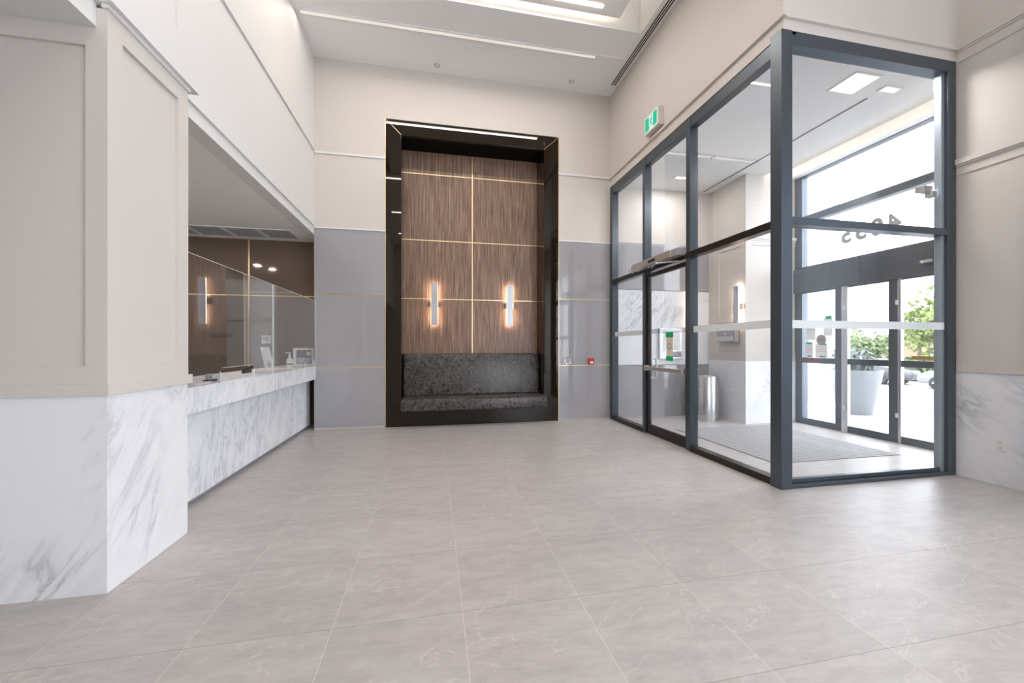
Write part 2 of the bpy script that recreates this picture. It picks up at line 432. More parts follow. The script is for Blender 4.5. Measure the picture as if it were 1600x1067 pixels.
# glass wall header
HZ = 4.24
b = MB()
b.box(GX, GX + 0.14, GY, BW + 0.14, HZ, ZC + 0.1)
st(b.build('wall_header', m_paint), 'warm beige wall above the side glass partition', 'wall')
st(bx('wall_header_front', GX + 0.14, RX + 0.1, GY, GY + 0.14, HZ + 0.03, ZC + 0.1, m_paint), 'off white wall above the corner glass', 'wall')
st(bx('trim_10', GX - 0.03, GX, GY - 0.03, BW, 4.378, 4.41, m_paint))
st(bx('trim_11', GX - 0.0, RX, GY - 0.03, GY, 4.365, 4.405, m_paint))

# right wall with tall windows further along
b = MB()
b.box(RX + 0.012, RX + 0.2, 2.3, GY + 0.14, 1.07, ZC + 0.1)
b.box(RX + 0.012, RX + 0.2, -5.2, 2.3, 4.3, ZC + 0.1)
b.box(RX + 0.012, RX + 0.2, -5.2, -4.0, 0, 4.3)
for (z0, z1) in ((1.13, 1.24), (3.09, 3.25), (4.25, 4.4)):
    b.box(RX, RX + 0.012, 2.3, GY, z0, z1)
b.box(RX, RX + 0.012, 2.3, 2.55, 1.24, 4.25)
wr = st(b.build('wall_right', m_paint), 'warm beige panelled wall right of the corner glass', 'wall')
st(bx('baseboard_right', RX + 0.004, RX + 0.2, 2.3, GY + 0.14, 0, 1.07, m_marb_r), 'white marble dado with grey veins on right wall', 'dado')
st(bx('trim_12', RX - 0.014, RX + 0.012, 2.3, GY - 0.005, 1.07, 1.135, m_paint))
st(MB().box(RX - 0.03, RX, 2.3, GY - 0.005, 3.195, 3.25).box(RX - 0.015, RX, 2.3, GY - 0.005, 3.175, 3.195).build('trim_13', m_paint))
st(MB().box(RX - 0.03, RX, 2.3, GY - 0.02, 4.365, 4.405).box(RX - 0.015, RX, 2.3, GY - 0.02, 4.345, 4.365).build('trim_14', m_paint))
st(MB().box(-4.3, 3.0, -5.2, -5.1, 0, ZC + 0.1).box(5.2, RX + 0.2, -5.2, -5.1, 0, ZC + 0.1).box(3.0, 5.2, -5.2, -5.1, 4.3, ZC + 0.1).build('wall_front', m_paint), 'beige wall at the other end of the lobby', 'wall')
# tall side window
w1 = sroot('window_1', 'tall window on the right beyond the frame', 'window', (RX + 0.1, -0.85, 0))
b = MB()
for y in (-4.0, -2.75, -1.5, -0.25, 1.0, 2.24): b.box(RX + 0.08, RX + 0.16, y, y + 0.06, 0, 4.3)
for z in (0.0, 2.45, 4.24): b.box(RX + 0.08, RX + 0.16, -4.0, 2.3, z, z + 0.06)
b.build('window_frame', m_frame, w1)
bx('window_pane', RX + 0.115, RX + 0.125, -3.97, 2.27, 0.03, 4.27, m_glass, w1)
w5 = sroot('window_added', 'added unseen window behind the camera that brightens surfaces facing it', 'window', (3.2, -5.15, 0))  # no window known here; added as extra light from behind
b = MB()
for x in (3.0, 4.05, 5.14): b.box(x, x + 0.06, -5.19, -5.11, 0, 4.3)
for z in (0.0, 2.45, 4.24): b.box(3.0, 5.2, -5.19, -5.11, z, z + 0.06)
b.build('window_frame', m_frame, w5)
bx('window_pane', 3.0, 5.2, -5.155, -5.149, 0.03, 4.27, m_glass, w5)
# sheer curtain
def curtain(y0, y1, label):
    v = []; f = []; n = 160
    for i in range(n + 1):
        y = y0 + (y1 - y0) * i / n; x = RX - 0.12 + 0.045 * math.sin(i * 0.62) + 0.012 * math.sin(i * 1.7)
        v += [(x, y, 0.02), (x, y, 4.3)]
    for i in range(n): f.append((2 * i, 2 * i + 2, 2 * i + 3, 2 * i + 1))
    mb = MB(); mb.v = v; mb.f = f
    o = mb.build('curtain', m_curt, None, smooth=True)
    sm = o.modifiers.new('thickness', 'SOLIDIFY'); sm.thickness = 0.002
    tag(o, label, 'curtain')
curtain(2.5, -0.4, 'sheer pale curtain hanging beside the right wall')

# ------------------------------------------------------------------ ceiling with coffer
CX, CY = 2.96, 5.22
b = MB()
b.box(-4.3, RX + 0.2, 5.745, BW + 0.14, ZC, ZC + 0.1)
b.box(CX, RX + 0.2, -5.2, 5.745, ZC, ZC + 0.1)
b.box(-4.3, CX, CY, 5.745, ZC - 0.012, ZC + 0.1)
b.box(-4.3, -1.4, -5.2, CY, ZC, ZC + 0.1)
b.box(-1.45, CX + 0.05, -5.2, CY + 0.05, 6.45, 6.55)
b.box(CX, CX + 0.05, -5.2, CY, ZC + 0.1, 6.45)
b.box(-1.45, CX + 0.05, CY, CY + 0.05, ZC + 0.1, 6.45)
b.box(-1.45, -1.4, -5.2, CY, ZC + 0.1, 6.45)
b.box(-1.45, CX + 0.05, -5.25, -5.2, ZC, 6.45)
st(b.build('ceiling', m_ceil), 'pale ceiling with a deep lit recess', 'ceiling')
st(MB().box(-1.84, CX + 0.02, 5.725, 5.745, ZC - 0.026, ZC - 0.012).box(CX, CX + 0.02, 3.0, 5.725, ZC - 0.026, ZC).build('trim_15', m_ceil))

def panel_raft(y0, y1, label):
    t = thing('ceiling_raft', label, 'ceiling panel', (0.6, (y0 + y1) / 2, 5.95))
    bx('panel', -1.1, 2.56, y0, y1, 5.95, 6.0, m_ceil, t, 0.004)
    bx('rim', 2.56, 2.575, y0, y1, 5.955, 6.03, m_white, t)
    bx('cove_light', -1.05, 2.5, y1 - 0.09, y1 - 0.05, 6.0, 6.02, m_cove, t)
    bx('light_strip', -1.0, 2.26, y1 - 0.165, y1 - 0.12, 5.942, 5.951, emis('raft_strip', (1, 0.93, 0.84), 9.0), t)
    return t
panel_raft(2.5, 5.10, 'white floating ceiling panel with a bright light strip')
for yy in (2.2, -0.6, -3.2):
    o = bx('ceiling_light', -1.6, 2.25, yy - 0.03, yy + 0.03, 5.935, 5.945, emis('bright_diffuser', (1.0, 0.9, 0.8), 3.0))
    tag(o, 'long ceiling strip light behind the camera at depth %s' % ('nearest' if yy > 0 else 'middle' if yy > -2 else 'farthest'), 'light')
st(MB().box(-1.4, 2.56, -5.0, 2.45, 5.95, 6.0).build('ceiling_raft_rear', m_ceil), 'rear part of the floating ceiling panels', 'ceiling')

t = thing('strip_light', 'long recessed ceiling strip light parallel to the back wall', 'light', (0.3, 5.79, ZC))
bx('diffuser', -1.78, 2.5, 5.758, 5.812, ZC - 0.022, ZC, m_strip, t)
MB().box(-1.8, 2.52, 5.747, 5.752, ZC - 0.024, ZC).box(-1.8, 2.52, 5.812, 5.832, ZC - 0.018, ZC).box(2.5, 2.52, 5.752, 5.825, ZC - 0.024, ZC).box(-1.8, -1.78, 5.752, 5.825, ZC - 0.024, ZC).build('trim_frame', m_white, t)

t = thing('air_diffuser', 'long black slotted air diffuser along the right ceiling edge', 'air vent', (3.09, 5, ZC))
bx('frame', 3.03, 3.15, 2.4, 6.37, ZC - 0.006, ZC, m_ceil, t)
for k in range(3):
    x = 3.045 + k * 0.033
    bx('slot', x, x + 0.017, 2.42, 6.355, ZC - 0.009, ZC - 0.004, m_void, t)
for (x, y, lb) in ((0.059, 6.488, 'small round white sprinkler cap on ceiling above the wood niche'), (2.344, 6.422, 'small round white sprinkler cap on ceiling near the air slots')):
    t = thing('sprinkler_cap', lb, 'sprinkler', (x, y, ZC), 'sprinkler caps in the lobby ceiling')
    MB().lathe((x, y, ZC), [(0.0, -0.012), (0.03, -0.012), (0.036, -0.006), (0.036, 0)], 24).build('cap', m_white, t, smooth=True)
    MB().lathe((x, y, ZC), [(0.036, -0.002), (0.047, -0.004), (0.048, 0)], 24).build('ring', m_gplas, t, smooth=True)

# ------------------------------------------------------------------ niche with wood panelling
YB = 7.17; XL, XR = -0.52, 1.922; ZT = 4.81
t = thing('niche_surround', 'black mirror glass surround framing the wood panelled niche', 'wall panel', (0.7, BW, 0))
MB().box(-0.765, XL, BW, BW + 0.05, 0, 5.05).build('side_panel', m_black, t, 0.002)
MB().box(XR, 2.186, BW, BW + 0.05, 0, 5.05).build('side_panel', m_black, t, 0.002)
MB().box(XL, XR, BW, BW + 0.05, ZT, 5.05).build('top_panel', m_black, t, 0.002)
MB().box(XL, XR, BW, BW + 0.04, 0, 0.27).build('base_panel', m_black, t, 0.002)
MB().box(XL - 0.03, XL, BW + 0.05, YB, 0, ZT).build('return_panel', m_black, t)
MB().box(XR, XR + 0.03, BW + 0.05, YB, 0, ZT).build('return_panel', m_black, t)
MB().box(XL - 0.03, XR + 0.03, BW + 0.05, YB, ZT, ZT + 0.03).build('return_panel', M('matte_black', (0.004, 0.003, 0.003), 0.6, spec=0.1), t)
for (a, b_, s) in (((-0.765, 5.05), (XL, ZT), 1), ((2.186, 5.05), (XR, ZT), -1)):
    MB().prism([(a[0], a[1]), (a[0] + s * 0.006, a[1]), (b_[0], b_[1] + 0.006), (b_[0], b_[1])], 1, BW - 0.0015, BW + 0.001).build('mitre_line', m_gold, t)
GCX = 0.70
t = thing('wood_panelling', 'striped brown wood veneer panelling with gold inlay inside niche', 'wall panel', (GCX, YB, 0))
zs = [0.0, 1.2, 2.175, 3.235, 4.41, ZT]
rows = [(0.0, 2.172), (2.186, 3.222), (3.236, 4.408), (4.422, ZT)]
for x0, x1 in ((XL, GCX - 0.008), (GCX + 0.008, XR)):
    for z0, z1 in rows:
        bx('veneer_panel', x0, x1, YB, YB + 0.02, z0, z1, m_wood, t)
bx('gold_strip', GCX - 0.008, GCX + 0.008, YB - 0.003, YB + 0.02, 0, ZT, m_gold, t)
for z in (2.172, 3.222, 4.408):
    bx('gold_strip', XL, XR, YB - 0.003, YB + 0.02, z, z + 0.014, m_gold, t)
st(bx('wall_niche', -0.8, 2.22, YB + 0.02, YB + 0.1, 0, 5.1, m_black))

def sconce(cx, cy, cz, label, nrm=(0, -1), h=0.75):
    """bar with lit back standing off the wall; nrm = outward direction of the wall"""
    t = thing('wall_sconce', label, 'wall lamp', (cx, cy, cz), None)
    nx, ny = nrm; tx, ty = -ny, nx
    def ob(name, u0, u1, d0, d1, z0, z1, m, bev=0.0):
        xs = [cx + tx * u + nx * d for u in (u0, u1) for d in (d0, d1)]
        ys = [cy + ty * u + ny * d for u in (u0, u1) for d in (d0, d1)]
        return bx(name, min(xs), max(xs), min(ys), max(ys), z0, z1, m, t, bev)
    ob('light_bar', -0.052, 0.052, 0.07, 0.09, cz - h / 2, cz + h / 2, M('sconce_front', (0.50, 0.53, 0.58), 0.3, 0.3), 0.003)
    ob('led_strip', -0.047, 0.047, 0.045, 0.07, cz - h / 2 + 0.006, cz + h / 2 - 0.006, m_glow)
    ob('mount', -0.035, 0.035, 0.0, 0.045, cz - 0.05, cz + 0.05, m_satin)
    for s in (-1, 1):
        ob('side_bracket', s * 0.062 if s > 0 else -0.082, 0.082 if s > 0 else -0.062, 0.0, 0.075, cz - 0.05, cz + 0.05, m_gplas, 0.002)
    return t
sconce(0.015, YB - 0.003, 2.08, 'left lit vertical wall sconce on the wood panelling')
sconce(1.39, YB - 0.003, 2.08, 'right lit vertical wall sconce on the wood panelling')

# banquette
t = thing('banquette', 'black embossed vinyl banquette seat built into the niche', 'bench', (0.7, 6.8, 0))
MB().box(XL + 0.004, XR - 0.004, 6.44, 7.0, 0.275, 0.478).build('seat', m_leather, t, 0.035, True, 4)
b = MB(); b.prism([(6.93, 0.47), (YB - 0.01, 0.47), (YB - 0.01, 1.2), (7.0, 1.2)], 0, XL + 0.008, XR - 0.008)
b.build('backrest', m_leather, t, 0.03, True, 4)
MB().box(XL + 0.02, XR - 0.02, 6.72, YB - 0.01, 0.0, 0.276).build('base', m_dark, t)
MB().tube([(XL + 0.03, 6.447, 0.465), (XR - 0.03, 6.447, 0.465)], 0.006, 8).build('piping', m_leather, t, smooth=True)

# ------------------------------------------------------------------ reception counter
t = thing('reception_counter', 'long white marble reception counter with overhanging top', 'counter', (-2.2, 5.2, 0))
MB().box(-2.45, -1.83, PY1 + 0.01, 7.18, 0.805, 1.015).build('countertop', m_marb_c, t, 0.004)
MB().box(-2.0, -1.976, PY1 + 0.01, 6.9, 0.05, 0.805).build('front_panel', m_marb_c, t, 0.002)
MB().box(-2.06, -2.04, PY1 + 0.01, 6.9, 0.0, 0.10).build('kickplate', m_gplas, t)
MB().box(-2.40, -2.02, PY1 + 0.01, 6.88, 0.0, 0.805).build('carcass', m_gplas, t)

# acrylic shields
def shield(y0, y1, notch, label):
    x = -1.80; z0, z1 = 1.015, 2.035
    tilt = math.tan(math.radians(0.3))
    t = thing('acrylic_shield', label, 'screen', (x, (y0 + y1) / 2, z0), 'acrylic shields on the counter')
    n0, n1, nz = notch
    r = 0.03
    pts = [(y0, z0), (n0, z0), (n0, nz - r), (n0 + r, nz), (n1 - r, nz), (n1, nz - r), (n1, z0), (y1, z0), (y1, z1), (y0, z1)]
    b = MB(); b.prism(pts, 0, x, x - 0.006)
    b.v = [(px - (pz - z0) * tilt, py, pz) for px, py, pz in b.v]
    b.build('sheet', m_acry, t)
    e = MB(); e.box(x - 0.007, x + 0.001, y0, y1, z1, z1 + 0.003)
    e.box(x - 0.007, x + 0.001, y1 - 0.004, y1, z0, z1); e.box(x - 0.007, x + 0.001, y0, y0 + 0.003, z0, z1)
    e.box(x - 0.007, x + 0.001, n0 - 0.003, n0, z0, nz - r); e.box(x - 0.007, x + 0.001, n1, n1 + 0.003, z0, nz - r)
    e.box(x - 0.007, x + 0.001, n0 + r, n1 - r, nz, nz + 0.003)
    e.v = [(px - (pz - z0) * tilt, py, pz) for px, py, pz in e.v]
    e.build('polished_edge', m_edge, t)
    w = MB(); w.prism([(x - 0.008, z0), (x - 0.2, z0), (x - 0.03, z0 + 0.5)], 1, y1 - 0.012, y1 - 0.006)
    w.build('support_fin', m_acry, t)
    return t
shield(3.25, 4.93, (3.80, 4.45, 1.14), 'near clear acrylic shield on the reception counter')
shield(4.95, 6.60, (6.05, 6.5, 1.14), 'far clear acrylic shield on the reception counter')

# items on the counter
t = thing('hand_sanitizer', 'white pump bottle of hand sanitizer on the counter', 'bottle', (-2.0, 6.05, 1.015))
MB().lathe((-2.0, 6.05, 1.015), [(0, 0), (0.040, 0), (0.043, 0.01), (0.043, 0.10), (0.036, 0.13), (0.014, 0.155), (0.014, 0.17), (0, 0.17)], 28).build('bottle', m_wplas, t, smooth=True)
MB().lathe((-2.0, 6.05, 1.015), [(0, 0.168), (0.017, 0.168), (0.017, 0.19), (0.006, 0.192), (0.006, 0.215), (0, 0.215)], 20).box(-2.05, -1.985, 6.04, 6.06, 1.228, 1.243).build('pump', m_wplas, t, smooth=True)
MB().lathe((-2.0, 6.05, 1.015), [(0.0436, 0.055), (0.0436, 0.07)], 28).build('label_band', m_bplas, t)
t = thing('photo_stand', 'white framed notice with a blue picture at the counter end', 'sign', (-1.93, 6.68, 1.015))
MB().box(-2.16, -1.86, 6.68, 6.69, 1.02, 1.30).build('frame', m_wplas, t, 0.003)
bx('print', -2.11, -1.89, 6.677, 6.681, 1.05, 1.27, M('dark_blue_print', (0.14, 0.14, 0.17), 0.4), t)
bx('picture', -2.10, -1.90, 6.675, 6.678, 1.06, 1.15, leaf_mat('blue_picture', (0.10, 0.12, 0.25), (0.6, 0.63, 0.7)), t)
bx('badge', -1.96, -1.90, 6.674, 6.678, 1.18, 1.24, m_wplas, t)
bx('accent_line', -2.10, -1.96, 6.674, 6.678, 1.165, 1.170, m_green, t)
t = thing('tent_card', 'white folded leaflet leaning behind the acrylic shield', 'leaflet', (-2.02, 5.5, 1.015))
MB().prism([(-2.10, 1.018), (-1.99, 1.018), (-2.06, 1.32), (-2.16, 1.32)], 1, 5.50, 5.505).build('sheet', m_paper, t)
MB().prism([(-2.06, 1.05), (-2.02, 1.09), (-2.06, 1.15), (-2.085, 1.10)], 1, 5.495, 5.50).build('print', M('leaf_print', (0.3, 0.42, 0.3), 0.5), t)
t = thing('stapler', 'black stapler lying on the reception counter', 'stapler', (-2.15, 5.15, 1.015))
MB().box(-2.17, -2.13, 5.02, 5.2, 1.016, 1.03).build('base', m_bplas, t, 0.004)
b = MB(); b.prism([(5.02, 1.032), (5.2, 1.032), (5.2, 1.075), (5.17, 1.085), (5.03, 1.05)], 0, -2.168, -2.132); b.build('arm', m_bplas, t, 0.004)
tag(bx('paper_stack', -2.3, -2.02, 5.32, 5.9, 1.0155, 1.024, m_paper), 'loose white papers on counter beside the leaflet', 'paper')
t = thing('tape_dispenser', 'small black and clear tape dispenser at the near counter end', 'dispenser', (-1.95, 3.95, 1.015))
MB().box(-1.97, -1.93, 3.86, 4.02, 1.016, 1.035).build('base', m_bplas, t, 0.004)
MB().lathe((-1.95, 3.92, 1.055), [(0.015, -0.012), (0.032, -0.012), (0.032, 0.012), (0.015, 0.012), (0.015, -0.012)], 24, axis=0).build('roll', m_gplas, t, smooth=True)
tag(bx('note_pad', -2.04, -1.86, 3.55, 3.78, 1.0155, 1.03, m_paper), 'white note pad by the pier on the counter', 'note pad')
t = thing('thermostat', 'white thermostat with grey screen on the bronze wall', 'thermostat', (-2.74, 7.2, 1.49))
MB().box(-2.80, -2.66, 7.17, 7.199, 1.37, 1.51).build('housing', m_wplas, t, 0.006)
bx('screen', -2.775, -2.69, 7.167, 7.171, 1.42, 1.49, m_gplas, t)
t = thing('name_plate', 'narrow dark plaque on the wall behind reception', 'plaque', (-3.4, 7.19, 1.5))
bx('plate', -3.56, -3.24, 7.18, 7.199, 1.47, 1.535, M('plaque_dark', (0.06, 0.05, 0.05), 0.4), t, 0.003)
t = thing('desk_monitor', 'back edge of a computer screen behind the counter', 'monitor', (-2.9, 4.6, 0.75))
MB().box(-2.95, -2.9, 4.35, 4.85, 0.78, 1.09).build('screen', m_bplas, t, 0.005)
MB().box(-2.94, -2.9, 4.57, 4.63, 0.73, 0.80).box(-3.02, -2.84, 4.48, 4.72, 0.72, 0.735).build('stand', m_bplas, t)
t = thing('desk', 'work desk behind the reception counter', 'desk', (-2.8, 5, 0))
MB().box(-3.2, -2.5, 3.4, 7.0, 0.69, 0.72).build('desktop', m_gplas, t)
for y in (3.45, 6.9): bx('leg', -3.15, -2.55, y, y + 0.04, 0, 0.69, m_gplas, t)
# linear diffuser in the nook ceiling
for i in range(4):
    x0 = -4.03 + i * 0.475
    t = thing('ceiling_vent', 'grey louvred ceiling vent section %s' % ['at the far left over reception', 'second from left over reception', 'third from left over reception', 'nearest the lobby over reception'][i], 'air vent', (x0 + 0.22, 6.75, 3.1), 'vent sections over reception')
    MB().box(x0, x0 + 0.02, 6.5, 7.0, 3.085, 3.1).box(x0 + 0.44, x0 + 0.46, 6.5, 7.0, 3.085, 3.1).box(x0 + 0.0, x0 + 0.46, 6.49, 6.5, 3.085, 3.1).box(x0 + 0.0, x0 + 0.46, 7.0, 7.01, 3.085, 3.1).build('frame', m_wplas, t)
    b = MB()
    for k in range(9): b.box(x0 + 0.02, x0 + 0.44, 6.52 + k * 0.055, 6.54 + k * 0.055, 3.088, 3.1)
    b.build('louvres', m_gplas, t)
for (x, y) in ((-3.75, 5.0), (-3.6, 4.6)):
    t = thing('recessed_light', 'recessed ceiling downlight over reception, %s' % ('farther from the lobby' if x < -3.7 else 'nearer the pier'), 'light', (x, y, 3.1), 'downlights over reception')
    bx('trim_ring', x - 0.07, x + 0.07, y - 0.07, y + 0.07, 3.092, 3.1, m_wplas, t)
    bx('lens', x - 0.05, x + 0.05, y - 0.05, y + 0.05, 3.088, 3.093, emis('downlight_lens', (1, 0.85, 0.7), 8.0), t)
    lamp('downlight_source', (x, y, 3.08), (0, 0, 0), 0.1, 0.1, 9, WARM)

# ------------------------------------------------------------------ glass partitions
FD = 0.12
w = sroot('window_2', 'dark framed glass partition beside the inner door', 'window', (GX, 5, 0))
b = MB()
b.box(GX, GX + FD, 6.58, BW + 0.02, 0, HZ)                          # wall end
b.box(GX, GX + FD, 5.475, 5.54, 0, HZ)                         # door jamb, far
b.box(GX, GX + FD, 4.40, 4.475, 0, HZ)                         # door jamb, near
b.box(GX + 0.01, GX + FD - 0.01, 3.17, 6.6, 4.10, HZ)          # head
b.build('mullion_frame', m_frame, w, 0.003)
b = MB()
b.box(GX - 0.004, GX + FD - 0.02, 3.17, 6.6, 2.455, 2.53)
b.box(GX - 0.006, GX + FD - 0.02, 3.17, 4.40, 0, 0.07); b.box(GX - 0.006, GX + FD - 0.02, 5.54, 6.6, 0, 0.07)
b.build('rail_frame', m_dark, w, 0.003)
def pane(x0, x1, y0, y1, z0, z1, par): return bx('glass_pane', x0, x1, y0, y1, z0, z1, m_glass, par)
for (y0, y1) in ((3.17, 4.41), (5.53, 6.59)):
    for z0, z1 in ((0.06, 2.46), (2.52, 4.12)): pane(GX + 0.055, GX + 0.061, y0, y1, z0, z1, w)
pane(GX + 0.055, GX + 0.061, 4.47, 5.48, 2.52, 4.12, w)
for (y0, y1) in ((3.17, 4.41), (5.54, 6.58)):
    bx('visibility_band', GX + 0.052, GX + 0.055, y0, y1, 1.505, 1.585, m_band, w)

w = sroot('window_3', 'dark framed corner glass panel facing the camera', 'window', (4.3, GY, 0))
b = MB()
b.box(3.155, 3.275, GY - 0.005, GY + 0.12, 0, HZ + 0.03)
b.box(5.19, RX - 0.005, GY, GY + 0.12, 0, HZ + 0.03)
b.box(3.27, 5.2, GY, GY + 0.12, 4.15, HZ + 0.03)
b.box(3.27, 5.2, GY, GY + 0.11, 2.47, 2.54)
b.box(3.27, 5.2, GY, GY + 0.12, 0, 0.035)
b.box(3.27, 5.2, GY + 0.04, GY + 0.09, 0.035, 0.075)
b.build('mullion_frame', m_frame, w, 0.003)
MB().box(5.145, 5.19, GY + 0.03, GY + 0.09, 0.03, 4.16).build('side_stile', M('light_alloy', (0.35, 0.4, 0.45), 0.35, 0.5), w, 0.003)
for z0, z1 in ((0.07, 2.475), (2.535, 4.16)): pane(3.27, 5.15, GY + 0.055, GY + 0.061, z0, z1, w)
bx('visibility_band', 3.27, 5.18, GY + 0.026, GY + 0.03, 1.50, 1.575, m_band, w)
t = thing('closer_bracket', 'small pale metal bracket at the edge of the corner glass', 'bracket', (5.05, 3.3, 2.95))
MB().box(4.98, 5.10, 3.12, 3.2, 2.94, 3.0).build('body', m_steel, t, 0.004)
MB().box(5.05, 5.12, 3.10, 3.16, 2.88, 2.94).build('arm', m_steel, t, 0.003)

# inner door
d = sroot('door_1', 'dark framed glass inner door with push bar', 'door', (GX + 0.06, 4.97, 0))
b = MB()
b.box(GX + 0.03, GX + 0.075, 5.43, 5.473, 0.005, 2.43); b.box(GX + 0.03, GX + 0.075, 4.478, 4.53, 0.005, 2.43)
b.box(GX + 0.03, GX + 0.075, 4.53, 5.43, 2.37, 2.43); b.box(GX + 0.03, GX + 0.075, 4.53, 5.43, 0.005, 0.145)
b.build('stile_frame', m_dark, d, 0.002)
pane(GX + 0.05, GX + 0.056, 4.53, 5.43, 0.145, 2.37, d)
bx('visibility_band', GX + 0.047, GX + 0.05, 4.53, 5.43, 1.515, 1.58, glass('faint_vinyl', (0.82, 0.84, 0.85), 1.0, 1.5), d)
pb = MB().box(GX - 0.045, GX + 0.0, 4.5, 5.44, 0.975, 1.025).box(GX - 0.03, GX + 0.03, 5.40, 5.45, 0.96, 1.04).box(GX - 0.03, GX + 0.03, 4.49, 4.53, 0.96, 1.04).build('push_bar', m_satin, d, 0.004)
hx = GX + 0.14
MB().tube([(GX + 0.075, 5.42, 0.85), (hx - 0.01, 5.40, 0.85), (hx, 5.385, 0.865), (hx, 5.37, 1.0), (hx, 5.385, 1.125), (hx - 0.01, 5.40, 1.14), (GX + 0.075, 5.42, 1.14)], 0.011).build('pull_handle', m_steel, d, smooth=True)
t = thing('door_notice', 'cream notice fixed with green tape to inner door', 'notice', (GX + 0.04, 4.95, 1.1))
bx('sheet', GX + 0.044, GX + 0.0455, 4.82, 4.97, 1.17, 1.50, M('cream_paper', (0.75, 0.70, 0.55), 0.6), t)
bx('tape', GX + 0.0425, GX + 0.044, 4.81, 4.985, 1.455, 1.525, m_green, t)
bx('tape', GX + 0.0425, GX + 0.044, 4.815, 4.98, 1.125, 1.19, m_green, t)
MB().lathe((GX + 0.042, 4.895, 1.33), [(0.03, 0), (0.045, 0), (0.045, 0.001), (0.03, 0.001), (0.03, 0)], 28, axis=0).build('emblem', m_gplas, t)
# door operator
t = thing('door_operator', 'silver automatic door operator above the inner door', 'door opener', (GX, 5.1, 2.5))
MB().box(GX - 0.13, GX, 4.62, 5.66, 2.50, 2.60).build('housing', m_satin, t, 0.006)
MB().box(GX - 0.12, GX, 4.48, 4.62, 2.505, 2.595).build('end_cap', m_gplas, t, 0.004)
MB().box(GX - 0.132, GX - 0.128, 4.98, 5.16, 2.53, 2.57).build('sensor_window', m_bplas, t)
MB().lathe((GX - 0.09, 5.70, 2.55), [(0, -0.03), (0.055, -0.03), (0.065, 0.0), (0.055, 0.03), (0, 0.03)], 24, axis=1).build('sensor_head', m_wplas, t, smooth=True)
MB().tube([(GX - 0.07, 5.25, 2.49), (GX - 0.16, 4.9, 2.475), (GX - 0.01, 4.62, 2.455)], 0.012, 8).tube([(GX - 0.16, 4.9, 2.48), (GX - 0.05, 5.2, 2.47)], 0.010, 8).build('closer_arm', m_steel, t)

# exit sign
t = thing('exit_sign', 'green and white running figure exit sign above glass wall', 'sign', (3.1, 5.1, 4.45))
MB().box(3.09, GX, 4.965, 5.325, 4.455, 4.71).build('housing', M('cream_housing', (0.72, 0.68, 0.6), 0.4), t, 0.006)
m_eg = emis('exit_green', (0.0, 0.50, 0.30), 0.45, (0.0, 0.25, 0.15)); m_ew = emis('exit_white', (0.75, 1.0, 0.93), 0.5, (0.3, 0.4, 0.38))
bx('white_field', 3.088, 3.09, 4.985, 5.305, 4.48, 4.69, m_ew, t)
bx('green_field', 3.0865, 3.088, 5.20, 5.295, 4.49, 4.68, m_eg, t); bx('green_field', 3.0865, 3.088, 4.995, 5.09, 4.49, 4.68, m_eg, t)
b = MB()
b.lathe((3.086, 5.125, 4.655), [(0, 0), (0.013, 0), (0.013, 0.002), (0, 0.002)], 16, axis=0)
def limb(y0, z0, y1, z1, w):
    dy, dz = y1 - y0, z1 - z0; L = math.hypot(dy, dz); ny, nz = -dz / L * w, dy / L * w
    b.prism([(y0 + ny, z0 + nz), (y1 + ny, z1 + nz), (y1 - ny, z1 - nz), (y0 - ny, z0 - nz)], 0, 3.0855, 3.088)
limb(5.135, 4.635, 5.15, 4.575, 0.012); limb(5.14, 4.63, 5.105, 4.61, 0.006); limb(5.135, 4.635, 5.17, 4.62, 0.006); limb(5.17, 4.62, 5.18, 4.60, 0.006)
limb(5.15, 4.58, 5.12, 4.545, 0.008); limb(5.12, 4.545, 5.115, 4.51, 0.007); limb(5.15, 4.58, 5.17, 4.54, 0.008); limb(5.17, 4.54, 5.195, 4.51, 0.007)
b.build('running_figure', m_eg, t)

# back wall fittings
t = thing('intercom_disc', 'round chrome speaker disc on the grey gloss panel', 'speaker', (2.36, BW, 1.08))
MB().lathe((2.36, BW, 1.075), [(0, -0.02), (0.055, -0.02), (0.07, -0.028), (0.078, -0.02), (0.078, 0)], 36, axis=1).build('chrome_ring', m_steel, t, smooth=True)
MB().lathe((2.36, BW, 1.075), [(0, -0.024), (0.056, -0.024), (0.056, -0.019)], 30, axis=1).build('face', m_gplas, t)
MB().tube([(2.33, BW - 0.025, 1.06), (2.345, BW - 0.025, 1.10), (2.36, BW - 0.025, 1.06), (2.375, BW - 0.025, 1.10), (2.39, BW - 0.025, 1.06)], 0.003, 6).build('mark', m_wplas, t)
t = thing('fire_alarm_pull', 'small red fire alarm pull station on grey panel', 'fire alarm', (2.79, BW, 1.06))
MB().box(2.745, 2.845, BW - 0.05, BW, 1.0, 1.115).build('housing', m_red, t, 0.004)
bx('white_handle', 2.77, 2.825, BW - 0.056, BW - 0.05, 1.02, 1.055, m_wplas, t)
t = thing('electrical_outlet', 'white double electrical outlet on the marble dado', 'outlet', (RX, 2.73, 0.39))
MB().box(RX - 0.005, RX + 0.004, 2.695, 2.765, 0.33, 0.445).build('plate', m_wplas, t, 0.003)
for z in (0.365, 0.41):
    f = bx('socket', RX - 0.008, RX - 0.005, 2.713, 2.747, z - 0.015, z + 0.015, m_wplas, t)
    MB().box(RX - 0.0095, RX - 0.008, 2.720, 2.723, z - 0.003, z + 0.009).box(RX - 0.0095, RX - 0.008, 2.736, 2.739, z - 0.003, z + 0.009).box(RX - 0.0095, RX - 0.008, 2.727, 2.732, z - 0.012, z - 0.007).build('slots', m_bplas, f)

